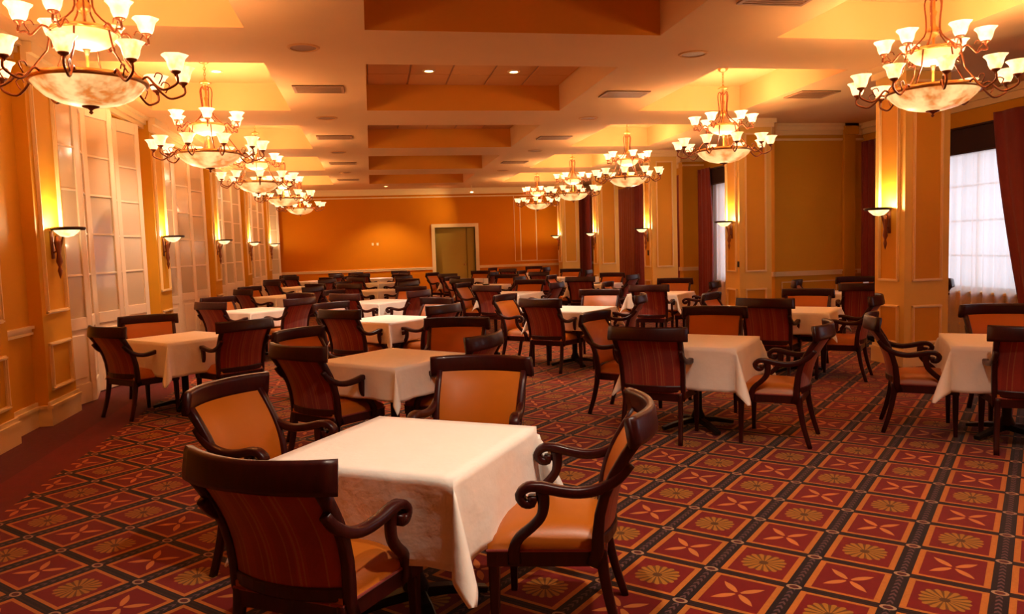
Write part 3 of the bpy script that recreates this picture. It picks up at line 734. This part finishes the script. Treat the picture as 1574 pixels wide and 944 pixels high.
def put_table(x, y, rot, desc, long=False):
    lab = 'square pedestal table under the cloth, ' + desc
    if not tn[0]: o = table0; o.location = (x, y, 0); o.rotation_euler = (0, 0, math.radians(rot)); o['label'] = lab; o['group'] = 'square dining tables'
    else: dup(table0, (x, y, 0), math.radians(rot), lab, 'square dining tables')
    key = (long, tn[0] % 3)
    if key not in cloths:
        c = obj('tablecloth', cloth_mesh(.34 if long else .24, tn[0] + 3), 'linen', smooth=True); cloths[key] = c
        md = c.modifiers.new('thick', 'SOLIDIFY'); md.thickness = .003
    else: c = cloths[key].copy(); COL.objects.link(c)
    c.location = (x, y, 0); c.rotation_euler = (0, 0, math.radians(rot))
    tag(c, 'white linen cloth %sdraped on %s' % ('long ' if long else '', desc), 'tablecloth', 'white tablecloths'); tn[0] += 1
SIDE = dict(A='back turned, at the near left of', B='facing right, at the far left of', C='facing the camera, at the far right of', D='facing left, at the near right of')
def setting(x, y, rot, desc, chairs=None, skip='', long=False, jit=.06):
    put_table(x, y, rot, desc, long); chairs = chairs or {}
    for k, (da, dist) in dict(A=(-122, .97), B=(148, 1.05), C=(58, 1.08), D=(-32, .98)).items():
        if k in skip: continue
        if k in chairs: cx, cy, f = chairs[k]
        else:
            a = math.radians(da + rot - 52 + rnd.uniform(-5, 5)); d = dist + rnd.uniform(-jit, jit)
            cx, cy = x + d * math.cos(a), y + d * math.sin(a); f = math.degrees(a) + 180 + rnd.uniform(-7, 7)
        put_chair(cx, cy, f, 'wooden armchair %s %s' % (SIDE[k], desc), 'upholstered armchairs')
setting(.13, 3.36, 57, 'the foreground table', dict(A=(-.45, 2.55, 57), B=(-.84, 4.22, -30), C=(.65, 4.63, -113), D=(1.11, 2.98, 161)), long=True)
setting(.13, 6.13, 45, 'the second middle-row table', dict(A=(-.62, 5.66, 44), B=(-.72, 6.95, -38), C=(.79, 7.31, -108), D=(.90, 5.80, 146)))
setting(2.70, 6.12, 50, 'the front inner-right table', dict(A=(2.05, 5.64, 53), B=(2.04, 7.19, -43), C=(3.38, 7.21, -122), D=(3.46, 5.34, 141)), long=True)
setting(4.84, 5.14, 56, 'the table cut off at right', dict(A=(4.48, 4.46, 58), B=(4.06, 5.78, -34), C=(5.58, 6.09, -112)), skip='D', long=True)
setting(-2.02, 8.62, 45, 'the front left-row table', dict(A=(-2.66, 8.06, 48), B=(-2.60, 9.52, -68), D=(-1.25, 8.09, 128)), skip='C', long=True)
setting(.16, 9.65, 45, 'the third middle-row table')
setting(2.62, 9.88, 50, 'the second inner-right table', dict(A=(1.99, 9.30, 45)))
setting(4.92, 8.30, 48, 'the table beside the nearest pillar', dict(A=(4.22, 7.80, 48), C=(5.53, 9.04, -130), D=(5.52, 7.58, 138)))
setting(7.25, 10.38, 52, 'the alcove table', dict(A=(6.68, 9.55, 62), D=(8.20, 9.72, 150)))
for x, y, r, d in ((-1.78, 12.3, 45, 'second left-row'), (.08, 13.15, 45, 'fourth middle-row'), (2.50, 13.9, 48, 'third inner-right'), (4.75, 12.2, 48, 'second outer-right'),
    (-1.85, 16.0, 45, 'third left-row'), (.10, 16.9, 45, 'fifth middle-row'), (2.50, 17.3, 45, 'fourth inner-right'), (4.70, 15.9, 45, 'third outer-right'),
    (-1.85, 20.0, 45, 'fourth left-row'), (.15, 20.6, 45, 'sixth middle-row'), (2.45, 21.0, 45, 'fifth inner-right'), (4.75, 19.8, 45, 'fourth outer-right'),
    (-1.80, 23.8, 45, 'last left-row'), (.20, 24.2, 45, 'last middle-row'), (4.60, 23.7, 45, 'last outer-right')):
    setting(x, y, r, 'the %s table' % d)

# ------------------------------------------------------------------ small things on tables
def cup(x, y, label):
    t = thing('cup', label, 'cup', (x, y, .755), 0, 'white cups')
    bm = B(); solid_lathe(bm, [(.025, 0), (.034, .01), (.038, .05), (.041, .085)]); obj('body', bm, 'white', t, True)
    bm = B(); tube(bm, smooth_path([(.036, 0, .065), (.06, 0, .06), (.058, 0, .03), (.034, 0, .022)], 3), .005, 6); obj('handle', bm, 'white', t, True)
cup(-1.20, 15.95, 'left white cup of a pair on the third left-row table'); cup(-1.45, 16.05, 'right white cup of a pair on the third left-row table')
def caddy(x, y, z, label, w_=.07):
    t = thing('menu_stand', label, 'stand', (x, y, z), .3, 'stands on tables')
    bm = B(); bbox(bm, -w_, w_, -.04, .04, 0, .02, .004); obj('base', bm, 'black', t)
    bm = B(); bbox(bm, -w_ + .01, w_ - .01, -.006, .006, .02, .15, .003); obj('card', bm, 'white', t)
caddy(4.72, 15.85, .755, 'small white card stand on the third outer right-row table')
caddy(2.52, 17.2, .755, 'small white card stand on the fourth inner right-row table')
caddy(7.3, 10.4, .755, 'small card stand on the alcove table')
